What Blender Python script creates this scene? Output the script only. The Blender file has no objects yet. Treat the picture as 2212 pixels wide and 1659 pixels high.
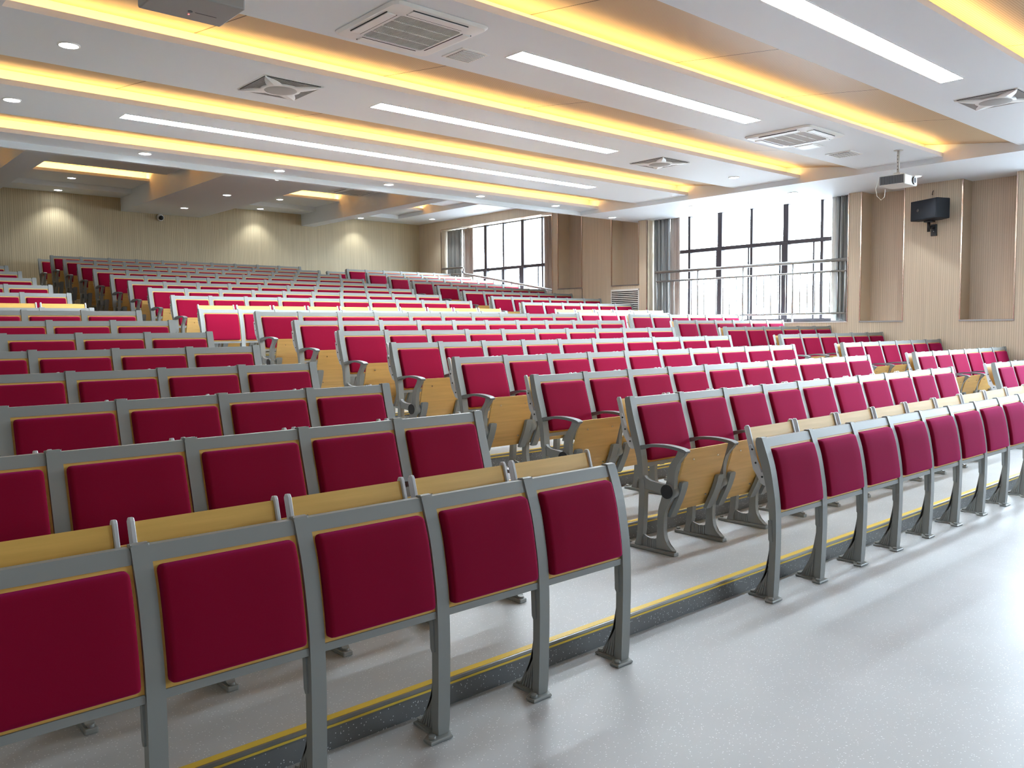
import bpy, bmesh, math, random
from mathutils import Vector, Matrix
random.seed(7)
C = bpy.context.scene.collection
SC = bpy.context.scene

# ---------------------------------------------------------------- camera
F_PX = 1806.4
cam_d = bpy.data.cameras.new('camera'); cam = bpy.data.objects.new('camera', cam_d); C.objects.link(cam)
cam_d.sensor_fit = 'HORIZONTAL'; cam_d.sensor_width = 36.0; cam_d.lens = 36.0 * F_PX / 2212
cam_d.clip_start = 0.05; cam_d.clip_end = 200
YAW, PIT, ROL = 0.7267434, -0.0664099, -0.0091807
_f = Vector((math.sin(YAW)*math.cos(PIT), math.cos(YAW)*math.cos(PIT), math.sin(PIT)))
_r = Vector((math.cos(YAW), -math.sin(YAW), 0)); _u = _r.cross(_f)
_r2 = math.cos(ROL)*_r + math.sin(ROL)*_u; _u2 = -math.sin(ROL)*_r + math.cos(ROL)*_u
cam.matrix_world = Matrix(((_r2.x, _u2.x, -_f.x, -4.134781), (_r2.y, _u2.y, -_f.y, -2.574103), (_r2.z, _u2.z, -_f.z, 1.537779), (0, 0, 0, 1)))
SC.camera = cam

# ---------------------------------------------------------------- world, light levels, exposure
SKY, WIN_PORTALS = 15.5, True
LINEAR, COVE, DOWN_W, DOWN_SPOT = 25.0, 16.0, 9.0, 14.0
SC.view_settings.view_transform = 'Standard'; SC.view_settings.look = 'None'
SC.view_settings.gamma = 1.0; SC.view_settings.use_curve_mapping = False
SC.view_settings.exposure = 1.63
SC.cycles.use_denoising = True; SC.cycles.filter_width = 1.1
SC.cycles.max_bounces = 10; SC.cycles.diffuse_bounces = 6; SC.cycles.glossy_bounces = 4; SC.cycles.transparent_max_bounces = 12
SC.cycles.sample_clamp_indirect = 8.0; SC.cycles.caustics_reflective = False; SC.cycles.caustics_refractive = False
W = bpy.data.worlds.new('sky'); SC.world = W; W.use_nodes = True
_bg = W.node_tree.nodes['Background']; _bg.inputs[0].default_value = (0.76, 0.88, 1.0, 1); _bg.inputs[1].default_value = SKY
_nt = W.node_tree; _tc = _nt.nodes.new('ShaderNodeTexCoord'); _sp = _nt.nodes.new('ShaderNodeSeparateXYZ'); _mr = _nt.nodes.new('ShaderNodeMapRange')
_mr.inputs[1].default_value = -0.12; _mr.inputs[2].default_value = 0.10; _mr.inputs[3].default_value = SKY*0.16; _mr.inputs[4].default_value = SKY   # bright overcast sky over duller ground
_nt.links.new(_tc.outputs['Generated'], _sp.inputs[0]); _nt.links.new(_sp.outputs[2], _mr.inputs[0]); _nt.links.new(_mr.outputs[0], _bg.inputs[1])

XW, XL_WALL = 9.70, -4.45          # right and left wall planes
YF, YB = -10.5, 16.855              # front and back wall
ZP, ZC = 3.768, 3.845              # front perimeter soffit / front ceiling panels
ZQ, ZR = 4.45, 4.55                # rear perimeter soffit / rear ceiling panels
ZBEAM = 4.165
XI0, XI1 = -2.82, 8.10             # inner edges of the perimeter soffit
WINS = [(-9.95, -5.63, 1.6, 4.0), (-2.78, 1.55, 1.6, 4.0), (4.34, 8.70, 1.6, 4.0), (11.53, 15.84, 2.25, 4.22)]  # first window is unseen, added to bring more daylight onto front-facing surfaces

def area_light(name, loc, size_x, size_y, energy, color, direction, xaxis, portal=False, spread=math.pi):
    l = bpy.data.lights.new(name, 'AREA'); l.shape = 'RECTANGLE'; l.size = size_x; l.size_y = size_y
    l.energy = energy; l.color = color; l.spread = spread
    if portal: l.cycles.is_portal = True
    o = bpy.data.objects.new(name, l); C.objects.link(o)
    z = -Vector(direction).normalized(); x = Vector(xaxis).normalized(); y = z.cross(x)
    o.matrix_world = Matrix(((x.x, y.x, z.x, loc[0]), (x.y, y.y, z.y, loc[1]), (x.z, y.z, z.z, loc[2]), (0, 0, 0, 1)))
    return o
if WIN_PORTALS:
    for (a, b, z0, z1) in WINS:
        area_light('window_portal', (10.2, (a+b)/2, (z0+z1)/2), b-a, z1-z0, 1.0, (1, 1, 1), (-1, 0, 0), (0, 1, 0), portal=True)

# ---------------------------------------------------------------- materials
def mat(name, col, rough=0.5, metal=0.0, emit=None, strength=0, sheen=0.0, spec=None, coat=0.0):
    m = bpy.data.materials.new(name); m.use_nodes = True
    b = m.node_tree.nodes['Principled BSDF']
    b.inputs['Base Color'].default_value = (*col, 1); b.inputs['Roughness'].default_value = rough
    b.inputs['Metallic'].default_value = metal
    if sheen:
        b.inputs['Sheen Weight'].default_value = sheen; b.inputs['Sheen Roughness'].default_value = 0.45
        b.inputs['Sheen Tint'].default_value = (1.0, 0.04, 0.45, 1)
    if spec is not None: b.inputs['Specular IOR Level'].default_value = spec
    if coat: b.inputs['Coat Weight'].default_value = coat; b.inputs['Coat Roughness'].default_value = 0.25
    if emit:
        b.inputs['Emission Color'].default_value = (*emit, 1); b.inputs['Emission Strength'].default_value = strength
    return m
def nodes(m): return m.node_tree.nodes, m.node_tree.links, m.node_tree.nodes['Principled BSDF']
def N(m, t, **kw):
    n = m.node_tree.nodes.new(t)
    for k, v in kw.items(): setattr(n, k, v)
    return n
def ramp(m, stops):
    r = N(m, 'ShaderNodeValToRGB'); e = r.color_ramp.elements
    while len(e) < len(stops): e.new(0.5)
    for q, (p, c) in zip(e, stops): q.position = p; q.color = (*c, 1)
    return r
def coord(m, scale, kind='Object'):
    t = N(m, 'ShaderNodeTexCoord'); mp = N(m, 'ShaderNodeMapping'); mp.inputs['Scale'].default_value = scale
    m.node_tree.links.new(t.outputs[kind], mp.inputs[0]); return mp

M = {}
M['white'] = mat('ceiling_paint', (0.75, 0.79, 0.83), 0.55)
M['plain'] = mat('plain_wall_paint', (0.34, 0.30, 0.25), 0.7)
def grain_wood(name, base, dark, rough=0.4, scale=(2, 30, 30)):
    m = mat(name, base, rough); ns, ln, b = nodes(m)
    mp = coord(m, scale); nz = N(m, 'ShaderNodeTexNoise'); nz.inputs['Scale'].default_value = 1.6; nz.inputs['Detail'].default_value = 5
    ln.new(mp.outputs[0], nz.inputs['Vector'])
    r = ramp(m, [(0.3, dark), (0.7, base)]); ln.new(nz.outputs[0], r.inputs[0]); ln.new(r.outputs[0], b.inputs['Base Color'])
    return m
M['beech'] = grain_wood('beech_laminate', (0.76, 0.46, 0.11), (0.67, 0.39, 0.08), 0.5)
M['ply'] = grain_wood('plywood_seat', (0.72, 0.45, 0.15), (0.62, 0.38, 0.12), 0.38)
def slat_wall(name, axis, pitch, base, groove, vary):
    m = mat(name, base, 0.55); ns, ln, b = nodes(m)
    t = N(m, 'ShaderNodeTexCoord'); s = N(m, 'ShaderNodeSeparateXYZ'); ln.new(t.outputs['Object'], s.inputs[0])
    mu = N(m, 'ShaderNodeMath', operation='MULTIPLY'); mu.inputs[1].default_value = 1.0/pitch; ln.new(s.outputs[axis], mu.inputs[0])
    fr = N(m, 'ShaderNodeMath', operation='FRACT'); ln.new(mu.outputs[0], fr.inputs[0])
    r = ramp(m, [(0.0, groove), (0.16, groove), (0.26, base), (1.0, base)]); ln.new(fr.outputs[0], r.inputs[0])
    mp = coord(m, tuple(38 if i == axis else 0.8 for i in range(3)))
    nz = N(m, 'ShaderNodeTexNoise'); nz.inputs['Scale'].default_value = 1.0; nz.inputs['Detail'].default_value = 4
    ln.new(mp.outputs[0], nz.inputs['Vector'])
    mr = N(m, 'ShaderNodeMapRange'); mr.inputs[1].default_value = 0.3; mr.inputs[2].default_value = 0.7
    mr.inputs[3].default_value = 1-vary; mr.inputs[4].default_value = 1+vary; ln.new(nz.outputs[0], mr.inputs[0])
    mx = N(m, 'ShaderNodeVectorMath', operation='SCALE'); ln.new(r.outputs[0], mx.inputs[0]); ln.new(mr.outputs[0], mx.inputs['Scale'])
    ln.new(mx.outputs[0], b.inputs['Base Color'])
    bp = N(m, 'ShaderNodeBump'); bp.inputs['Strength'].default_value = 0.35; bp.inputs['Distance'].default_value = 0.004
    st = ramp(m, [(0.0, (0, 0, 0)), (0.14, (0, 0, 0)), (0.24, (1, 1, 1)), (1, (1, 1, 1))]); ln.new(fr.outputs[0], st.inputs[0])
    ln.new(st.outputs[0], bp.inputs['Height']); ln.new(bp.outputs[0], b.inputs['Normal'])
    return m
M['wall_y'] = slat_wall('ribbed_wood_wall', 1, 0.032, (0.64, 0.53, 0.40), (0.50, 0.40, 0.29), 0.07)
M['wall_x'] = slat_wall('ribbed_wood_back_wall', 0, 0.040, (0.52, 0.43, 0.28), (0.42, 0.34, 0.215), 0.09)
M['recess'] = slat_wall('ribbed_wood_recess', 1, 0.032, (0.62, 0.50, 0.39), (0.50, 0.39, 0.29), 0.07)
# ceiling wood: fine slats along x, butt joints every 1.88 m
def ceiling_wood():
    m = mat('slatted_ceiling_wood', (0.58, 0.42, 0.25), 0.5); ns, ln, b = nodes(m)
    t = N(m, 'ShaderNodeTexCoord'); s = N(m, 'ShaderNodeSeparateXYZ'); ln.new(t.outputs['Object'], s.inputs[0])
    mu = N(m, 'ShaderNodeMath', operation='MULTIPLY'); mu.inputs[1].default_value = 1/0.022; ln.new(s.outputs[1], mu.inputs[0])
    fr = N(m, 'ShaderNodeMath', operation='FRACT'); ln.new(mu.outputs[0], fr.inputs[0])
    r = ramp(m, [(0.0, (0.44, 0.30, 0.17)), (0.2, (0.44, 0.30, 0.17)), (0.35, (0.60, 0.44, 0.27)), (1, (0.60, 0.44, 0.27))]); ln.new(fr.outputs[0], r.inputs[0])
    ad = N(m, 'ShaderNodeMath', operation='ADD'); ad.inputs[1].default_value = 1.88*10-0.56; ln.new(s.outputs[0], ad.inputs[0])
    mo = N(m, 'ShaderNodeMath', operation='MODULO'); mo.inputs[1].default_value = 1.88; ln.new(ad.outputs[0], mo.inputs[0])
    lt = N(m, 'ShaderNodeMath', operation='LESS_THAN'); lt.inputs[1].default_value = 0.014; ln.new(mo.outputs[0], lt.inputs[0])
    mx = N(m, 'ShaderNodeMix', data_type='RGBA'); ln.new(lt.outputs[0], mx.inputs[0]); ln.new(r.outputs[0], mx.inputs[6]); mx.inputs[7].default_value = (0.10, 0.06, 0.03, 1)
    ln.new(mx.outputs[2], b.inputs['Base Color']); return m
M['ceil_wood'] = ceiling_wood()
def vinyl():
    m = mat('speckled_vinyl_floor', (0.40, 0.41, 0.42), 0.33); ns, ln, b = nodes(m)
    mp = coord(m, (1, 1, 1))
    vo = N(m, 'ShaderNodeTexVoronoi'); vo.inputs['Scale'].default_value = 92; ln.new(mp.outputs[0], vo.inputs['Vector'])
    r = ramp(m, [(0.0, (1, 1, 1)), (0.16, (1, 1, 1)), (0.24, (0, 0, 0)), (1, (0, 0, 0))]); ln.new(vo.outputs['Distance'], r.inputs[0])
    sp = N(m, 'ShaderNodeSeparateColor'); ln.new(vo.outputs['Color'], sp.inputs[0])
    gt = N(m, 'ShaderNodeMath', operation='GREATER_THAN'); gt.inputs[1].default_value = 0.52; ln.new(sp.outputs[0], gt.inputs[0])
    mu = N(m, 'ShaderNodeMath', operation='MULTIPLY'); ln.new(r.outputs[0], mu.inputs[0]); ln.new(gt.outputs[0], mu.inputs[1])
    nz = N(m, 'ShaderNodeTexNoise'); nz.inputs['Scale'].default_value = 0.9; nz.inputs['Detail'].default_value = 6; ln.new(mp.outputs[0], nz.inputs['Vector'])
    r2 = ramp(m, [(0.3, (0.39, 0.40, 0.41)), (0.72, (0.47, 0.485, 0.50))]); ln.new(nz.outputs[0], r2.inputs[0])
    mx = N(m, 'ShaderNodeMix', data_type='RGBA'); ln.new(mu.outputs[0], mx.inputs[0]); ln.new(r2.outputs[0], mx.inputs[6]); mx.inputs[7].default_value = (0.74, 0.76, 0.77, 1)
    ln.new(mx.outputs[2], b.inputs['Base Color'])
    nz2 = N(m, 'ShaderNodeTexNoise'); nz2.inputs['Scale'].default_value = 3; nz2.inputs['Detail'].default_value = 8; ln.new(mp.outputs[0], nz2.inputs['Vector'])
    mr = N(m, 'ShaderNodeMapRange'); mr.inputs[3].default_value = 0.30; mr.inputs[4].default_value = 0.56; b.inputs['Specular IOR Level'].default_value = 0.4; ln.new(nz2.outputs[0], mr.inputs[0]); ln.new(mr.outputs[0], b.inputs['Roughness'])
    return m
M['floor'] = vinyl()
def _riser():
    m = M['floor'].copy(); m.name = 'darkened_floor_riser'  # copy of the floor material, its base tones darkened for the riser faces
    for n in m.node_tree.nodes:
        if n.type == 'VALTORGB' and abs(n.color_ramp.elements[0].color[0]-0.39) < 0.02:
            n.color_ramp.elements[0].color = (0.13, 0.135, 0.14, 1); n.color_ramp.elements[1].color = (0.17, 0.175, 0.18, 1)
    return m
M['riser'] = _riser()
M['grey'] = mat('grey_powder_coat', (0.255, 0.264, 0.258), 0.43, spec=0.35)
M['arm'] = mat('grey_armrest', (0.17, 0.185, 0.195), 0.38)
M['cap'] = mat('pale_grey_plastic', (0.55, 0.56, 0.58), 0.4)
M['plate'] = mat('hinge_cover_grey', (0.24, 0.26, 0.265), 0.5)
M['black'] = mat('black_plastic', (0.012, 0.013, 0.016), 0.4)
M['bolt'] = mat('bolt_steel', (0.7, 0.7, 0.7), 0.25, 1.0)
def fabric():
    m = mat('crimson_fabric', (0.215, 0.0012, 0.021), 0.9, sheen=0.38, spec=0.12); ns, ln, b = nodes(m)
    mp = coord(m, (260, 260, 260)); nz = N(m, 'ShaderNodeTexNoise'); nz.inputs['Scale'].default_value = 1.0; ln.new(mp.outputs[0], nz.inputs['Vector'])
    bp = N(m, 'ShaderNodeBump'); bp.inputs['Strength'].default_value = 0.15; bp.inputs['Distance'].default_value = 0.001
    ln.new(nz.outputs[0], bp.inputs['Height']); ln.new(bp.outputs[0], b.inputs['Normal']); return m
M['fabric'] = fabric()
M['yellow'] = mat('yellow_nosing', (0.72, 0.50, 0.06), 0.5)
M['nosing'] = mat('grey_nosing', (0.20, 0.20, 0.19), 0.35, 0.4)
M['frame'] = mat('dark_bronze_window_frame', (0.05, 0.042, 0.05), 0.45)
M['steel'] = mat('brushed_stainless', (0.36, 0.355, 0.35), 0.40, 0.8)
M['trim'] = mat('rose_metal_trim', (0.72, 0.56, 0.47), 0.22, 1.0)
M['grey_curtain'] = mat('grey_curtain', (0.33, 0.34, 0.34), 0.7, sheen=0.0)
M['tan_curtain'] = mat('taupe_curtain', (0.42, 0.34, 0.30), 0.8)
M['pale_curtain'] = mat('pale_lining', (0.72, 0.70, 0.66), 0.8)
M['fitting'] = mat('white_plastic_fitting', (0.80, 0.80, 0.79), 0.4)
M['grille'] = mat('dark_grille', (0.02, 0.02, 0.022), 0.6)
M['fan_grille'] = mat('grey_grille', (0.38, 0.37, 0.36), 0.6)
M['proj'] = mat('projector_shell', (0.62, 0.61, 0.58), 0.45)
M['proj_grey'] = mat('projector_vent_face', (0.10, 0.11, 0.125), 0.5)
M['proj_dull'] = mat('projector_grey_shell', (0.34, 0.34, 0.33), 0.5)
M['lens'] = mat('lens_glass', (0.02, 0.02, 0.03), 0.08)
M['led'] = mat('red_indicator', (0.4, 0.02, 0.02), 0.4, emit=(1, 0.05, 0.05), strength=4)
M['speaker'] = mat('black_speaker_cabinet', (0.011, 0.014, 0.020), 0.65, spec=0.3)
M['linear'] = mat('linear_diffuser', (0.9, 0.9, 0.9), 0.5, emit=(0.80, 0.92, 1.0), strength=LINEAR)
M['down'] = mat('downlight_lens', (0.9, 0.9, 0.9), 0.5, emit=(0.90, 0.97, 1.0), strength=DOWN_W)
M['wire'] = mat('white_cable', (0.8, 0.8, 0.78), 0.5)
def glass():
    m = bpy.data.materials.new('window_glass'); m.use_nodes = True; nt = m.node_tree; nt.nodes.clear()
    o = nt.nodes.new('ShaderNodeOutputMaterial'); mx = nt.nodes.new('ShaderNodeMixShader'); t = nt.nodes.new('ShaderNodeBsdfTransparent'); g = nt.nodes.new('ShaderNodeBsdfGlossy')
    t.inputs[0].default_value = (0.96, 0.98, 0.98, 1); g.inputs['Roughness'].default_value = 0.02; mx.inputs[0].default_value = 0.06
    nt.links.new(t.outputs[0], mx.inputs[1]); nt.links.new(g.outputs[0], mx.inputs[2]); nt.links.new(mx.outputs[0], o.inputs[0]); return m
M['glass'] = glass()

# ---------------------------------------------------------------- mesh helpers
class MB:
    def __init__(s): s.bm = bmesh.new(); s.mats = []
    def mi(s, m):
        if m not in s.mats: s.mats.append(m)
        return s.mats.index(m)
    def face(s, vs, m):
        try: f = s.bm.faces.new(vs); f.material_index = s.mi(m); return f
        except ValueError: return None
    def box(s, x0, x1, y0, y1, z0, z1, m, bev=0, mt=None):
        b = bmesh.new(); v = [b.verts.new((x, y, z)) for x in (x0, x1) for y in (y0, y1) for z in (z0, z1)]
        for q in ((0, 1, 3, 2), (4, 6, 7, 5), (0, 4, 5, 1), (2, 3, 7, 6), (0, 2, 6, 4), (1, 5, 7, 3)): b.faces.new([v[i] for i in q])
        if bev: bmesh.ops.bevel(b, geom=list(b.edges), offset=bev, segments=2, affect='EDGES', profile=0.5)
        s.join(b, m, mt)
    def join(s, b, m, mt=None, smooth=False):
        bmesh.ops.recalc_face_normals(b, faces=list(b.faces))
        if mt is not None: bmesh.ops.transform(b, matrix=mt, verts=list(b.verts))
        mp = {}
        for v in b.verts: mp[v] = s.bm.verts.new(v.co)
        i = s.mi(m)
        for f in b.faces:
            try:
                g = s.bm.faces.new([mp[v] for v in f.verts]); g.material_index = i; g.smooth = smooth
            except ValueError: pass
        b.free()
    def prism(s, pts, a, b_, m, axis='x', bev=0, seg=1, mt=None):
        """pts: polygon in the plane across `axis`; extruded from a to b_. x: (y,z)  y: (x,z)  z: (x,y)"""
        b = bmesh.new()
        def P(p, t):
            return (t, p[0], p[1]) if axis == 'x' else ((p[0], t, p[1]) if axis == 'y' else (p[0], p[1], t))
        A = [b.verts.new(P(p, a)) for p in pts]; B = [b.verts.new(P(p, b_)) for p in pts]
        n = len(pts); caps = [b.faces.new(A), b.faces.new(B[::-1])]
        for i in range(n): b.faces.new((A[i], B[i], B[(i+1) % n], A[(i+1) % n]))
        if bev:
            es = list({e for c in caps for e in c.edges})
            bmesh.ops.bevel(b, geom=es, offset=bev, segments=seg, affect='EDGES', profile=0.5)
        bmesh.ops.recalc_face_normals(b, faces=list(b.faces))
        big = [f for f in b.faces if len(f.verts) > 4]
        if big: bmesh.ops.triangulate(b, faces=big)
        s.join(b, m, mt)
    def cyl(s, p0, p1, r, m, n=16, r2=None, smooth=True):
        p0, p1 = Vector(p0), Vector(p1); d = (p1-p0).normalized(); a = d.orthogonal().normalized(); c = d.cross(a)
        r2 = r if r2 is None else r2; b = bmesh.new()
        R = [[b.verts.new(p+(a*math.cos(6.28318*i/n)+c*math.sin(6.28318*i/n))*rr) for i in range(n)] for p, rr in ((p0, r), (p1, r2))]
        for i in range(n): b.faces.new((R[0][i], R[0][(i+1) % n], R[1][(i+1) % n], R[1][i])).smooth = smooth
        b.faces.new(R[0]); b.faces.new(R[1][::-1])
        bmesh.ops.recalc_face_normals(b, faces=list(b.faces))
        mp = {v: s.bm.verts.new(v.co) for v in b.verts}; i = s.mi(m)
        for f in b.faces:
            g = s.bm.faces.new([mp[v] for v in f.verts]); g.material_index = i; g.smooth = f.smooth and len(f.verts) == 4
        b.free()
    def tube(s, pts, r, m, n=10):
        pts = [Vector(p) for p in pts]; rings = []
        for i, p in enumerate(pts):
            d = (pts[min(i+1, len(pts)-1)]-pts[max(i-1, 0)]).normalized()
            up = Vector((0, 0, 1)) if abs(d.z) < 0.9 else Vector((1, 0, 0))
            a = d.cross(up).normalized(); c = d.cross(a)
            rings.append([s.bm.verts.new(p+(a*math.cos(6.28318*k/n)+c*math.sin(6.28318*k/n))*r) for k in range(n)])
        i = s.mi(m)
        for A, B in zip(rings, rings[1:]):
            for k in range(n):
                f = s.bm.faces.new((A[k], A[(k+1) % n], B[(k+1) % n], B[k])); f.material_index = i; f.smooth = True
        for R_ in (rings[0], rings[-1][::-1]):
            f = s.bm.faces.new(R_); f.material_index = i
    def dome(s, c, r, h, m, n=20, k=5, sgn=-1):
        rings = []
        for j in range(k):
            t = j/k*math.pi/2
            rings.append([s.bm.verts.new((c[0]+r*math.cos(t)*math.cos(6.28318*i/n), c[1]+r*math.cos(t)*math.sin(6.28318*i/n), c[2]+sgn*h*math.sin(t))) for i in range(n)])
        tip = s.bm.verts.new((c[0], c[1], c[2]+sgn*h)); q = s.mi(m)
        for A, B in zip(rings, rings[1:]):
            for i in range(n):
                f = s.bm.faces.new((A[i], A[(i+1) % n], B[(i+1) % n], B[i])); f.material_index = q; f.smooth = True
        for i in range(n):
            f = s.bm.faces.new((rings[-1][i], rings[-1][(i+1) % n], tip)); f.material_index = q; f.smooth = True
    def build(s, name, parent=None, loc=None):
        bmesh.ops.recalc_face_normals(s.bm, faces=list(s.bm.faces))
        me = bpy.data.meshes.new(name); s.bm.to_mesh(me); s.bm.free()
        for m in s.mats: me.materials.append(m)
        o = bpy.data.objects.new(name, me); C.objects.link(o)
        if parent: o.parent = parent
        if loc: o.location = loc
        return o
def struct(o): o['kind'] = 'structure'; return o
def tag(o, label, cat, group=None, kind=None):
    o['label'] = label; o['category'] = cat
    if group: o['group'] = group
    if kind: o['kind'] = kind
    return o
def thing(name, loc=(0, 0, 0), rotz=0):
    o = bpy.data.objects.new(name, None); C.objects.link(o); o.location = loc; o.rotation_euler = (0, 0, rotz); o.empty_display_size = 0.1
    return o

# ---------------------------------------------------------------- rows and tiers
PITCH = 0.52
YK = [0.0, 0.966, 1.871, 2.802, 3.714, 4.625, 5.53, 6.449, 8.109, 9.071, 9.968, 10.85, 11.721, 12.627, 13.562, 14.473, 15.38, 16.331]
FK = [0.111*k for k in range(8)] + [0.913] + [0.913 + 0.1405*i for i in range(1, 9)]
FK.append(FK[-1])
X0 = {'L': -1.290, 'C': 0.0, 'R': 6.466}

# floor: one stepped slab
steps = []                    # (y of riser, height above it)
for k in range(1, 17):
    yr = (YK[k-1] + 0.10) if k != 8 else 7.55
    steps.append((yr, FK[k]))
prof = [(YF-0.1, 0.0)]; z = 0.0
for yr, h in steps:
    prof += [(yr, z), (yr, h)]; z = h
prof += [(YB+0.1, z), (YB+0.1, -0.3), (YF-0.1, -0.3)]
m = MB(); m.prism(prof, XL_WALL-0.1, XW+0.5, M['floor']); struct(m.build('floor'))
for n, (yr, h) in enumerate(steps):
    m = MB()
    m.prism([(yr+0.0, h+0.0005), (yr, h+0.003), (yr+0.036, h+0.003), (yr+0.036, h+0.0005)], XL_WALL, XW, M['yellow'])
    m.prism([(yr+0.0005, h+0.002), (yr-0.007, h), (yr-0.009, h-0.010), (yr-0.007, h-0.030), (yr+0.0005, h-0.032)], XL_WALL, XW, M['nosing'])
    m.box(XL_WALL, XW, yr-0.0115, yr-0.007, h-0.022, h-0.014, M['yellow'])
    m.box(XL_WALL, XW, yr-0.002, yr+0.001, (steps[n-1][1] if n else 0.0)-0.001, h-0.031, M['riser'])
    struct(m.build('trim_%d' % (n+1)))

# ---------------------------------------------------------------- right wall with windows and recesses
DEP = 0.38; XO = XW + DEP
RECS = [(1.77, 2.53, 1.6), (3.40, 4.12, 1.6), (8.92, 9.69, 2.44), (10.57, 11.34, 2.44)]
m = MB()
holes = sorted([(a, b, z0, z1) for a, b, z0, z1 in WINS] + [(a, b, z0, 4.4) for a, b, z0 in RECS])
y = YF
for a, b, z0, z1 in holes:
    m.box(XW, XO, y, a, -0.2, 5.1, M['wall_y'])
    m.box(XW, XO, a, b, -0.2, z0, M['wall_y'])
    m.box(XW, XO, a, b, z1, 5.1, M['wall_y'])
    y = b
m.box(XW, XO, y, YB+0.1, -0.2, 5.1, M['wall_y'])
for a, b, z0 in RECS: m.box(XO-0.001, XO+0.1, a-0.05, b+0.05, z0-0.1, 5.1, M['recess'])
struct(m.build('wall_right'))
m = MB(); m.box(XL_WALL-0.15, XO+0.1, YB, YB+0.15, -0.2, 5.2, M['wall_x']); struct(m.build('wall_back'))
m = MB(); m.box(XL_WALL-0.15, XL_WALL, YF-0.1, YB+0.1, -0.2, 5.2, M['plain']); struct(m.build('wall_left'))
m = MB(); m.box(XL_WALL-0.15, XO+0.1, YF-0.15, YF, -0.2, 5.2, M['plain']); struct(m.build('wall_front'))
# metal edge trims on the recesses and pilasters
tn = len(steps)
def trimbox(*a, mm='trim'):
    global tn; tn += 1
    m = MB(); m.box(*a, M[mm]); return struct(m.build('trim_%d' % tn))
for a, b, z0 in RECS:
    trimbox(XW-0.010, XW+0.012, b-0.012, b+0.006, z0-0.012, 4.4)
    trimbox(XW-0.010, XW+0.012, a-0.006, a+0.012, z0-0.012, 4.4)
    trimbox(XW-0.012, XW+0.02, a-0.006, b+0.006, z0-0.014, z0+0.010, mm='steel')
for a, b, z0, z1 in WINS:
    trimbox(XW-0.010, XW+0.012, b-0.004, b+0.010, z0, z1)
    trimbox(XW-0.010, XW+0.012, a-0.010, a+0.004, z0, z1)
    if z1 > 4.1: trimbox(XW-0.008, XW+0.012, a, b, z1-0.004, z1+0.008)
trimbox(XW-0.006, XW+0.001, 10.566, 10.574, 1.2, 4.4, mm='black')
trimbox(XW-0.10, XW, -5.2, 1.74, 0.955, 1.0, mm='steel')      # low ledge along the wall

# windows: dark frames, transom, panes
for wi, (a, b, z0, z1) in enumerate(WINS):
    xg = XO - 0.06
    t = thing('window_%d' % (wi+1), (xg, (a+b)/2, z0)); t['kind'] = 'structure'
    m = MB(); ox, oy, oz = xg, (a+b)/2, z0
    def fb(x0, x1, ya, yb, za, zb): m.box(x0-ox, x1-ox, ya-oy, yb-oy, za-oz, zb-oz, M['frame'], bev=0.004)
    L = b-a
    cuts = [a+0.035, a+0.63, a+1.34, a+2.06, a+2.77, a+3.50, b-0.035]
    ztr = 3.07
    for q, c in enumerate(cuts):
        w2 = 0.052 if q in (2, 4) else 0.027
        if q in (0, 6): w2 = 0.035
        fb(xg-0.04, xg+0.04, c-w2, c+w2, z0, z1)
        if q in (2, 4): fb(xg-0.07, xg+0.04, c-0.062, c+0.062, z0, ztr)
    fb(xg-0.045, xg+0.045, a, b, ztr-0.035, ztr+0.035)
    fb(xg-0.045, xg+0.045, a, b, z0, z0+0.07); fb(xg-0.0, xg+0.045, a, b, z1-0.02, z1)
    for c in (a+0.79, a+1.46, a+2.13):
        fb(xg-0.03, xg+0.0, c-0.014, c+0.014, z0, ztr)
    m.build('window_frame', t)
    m = MB(); m.box(0.0, 0.008, a-oy+0.02, b-oy-0.02, 0.02, z1-oz-0.02, M['glass']); m.build('window_pane', t)
    m = MB(); m.box(XW-0.012-ox, xg-0.04-ox, a-oy-0.0, b-oy+0.0, -0.012, 0.006, M['fitting']); m.build('window_sill', t)

# ---------------------------------------------------------------- ceilings
def cboxes(name, *bx):
    m = MB()
    for q in bx: m.box(*q[:6], q[6] if len(q) > 6 else M['white'])
    return struct(m.build(name))
def ceiling_bay(xa, xb, lip, zc, length=1.20, cove=True, open_from=None):
    """a flat panel from y=lip to lip+length, with an upstand lip at its near edge"""
    m = MB(); m.box(xa, xb, lip+0.02, lip+length, zc, zc+0.03, M['white'])
    m.box(xa, xb, lip, lip+0.02, zc, zc+0.052, M['white'])
    m.box(xa, xb, lip+0.24, lip+0.26, zc+0.02, zc+0.30, M['white'])
    struct(m.build('ceiling'))
def wood_bay(xa, xb, y0, y1, zc):
    m = MB(); m.prism([(y0-0.04, zc+0.034), (y0, zc+0.040), (y1, zc+0.205), (y1, zc+0.225), (y0-0.04, zc+0.055)], xa, xb, M['ceil_wood'])
    struct(m.build('ceiling'))
FL = [8.615-2.135*i for i in range(9)]            # lips of the front coves, far to near
WARM = (1.0, 0.60, 0.20)
for i, lip in enumerate(FL):
    ceiling_bay(XI0, XI1, lip, ZC, 1.20 if i else 0.475)
    prev = lip - 2.135 + 1.20                     # far edge of the nearer panel
    if lip > -9: wood_bay(XI0, XI1, max(prev, YF), lip+0.30, ZC)
    area_light('cove_lamp', ((XI0+XI1)/2, lip+0.10, ZC+0.036), XI1-XI0-0.1, 0.06, COVE, WARM, (0, -0.08, 1), (1, 0, 0))
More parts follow.
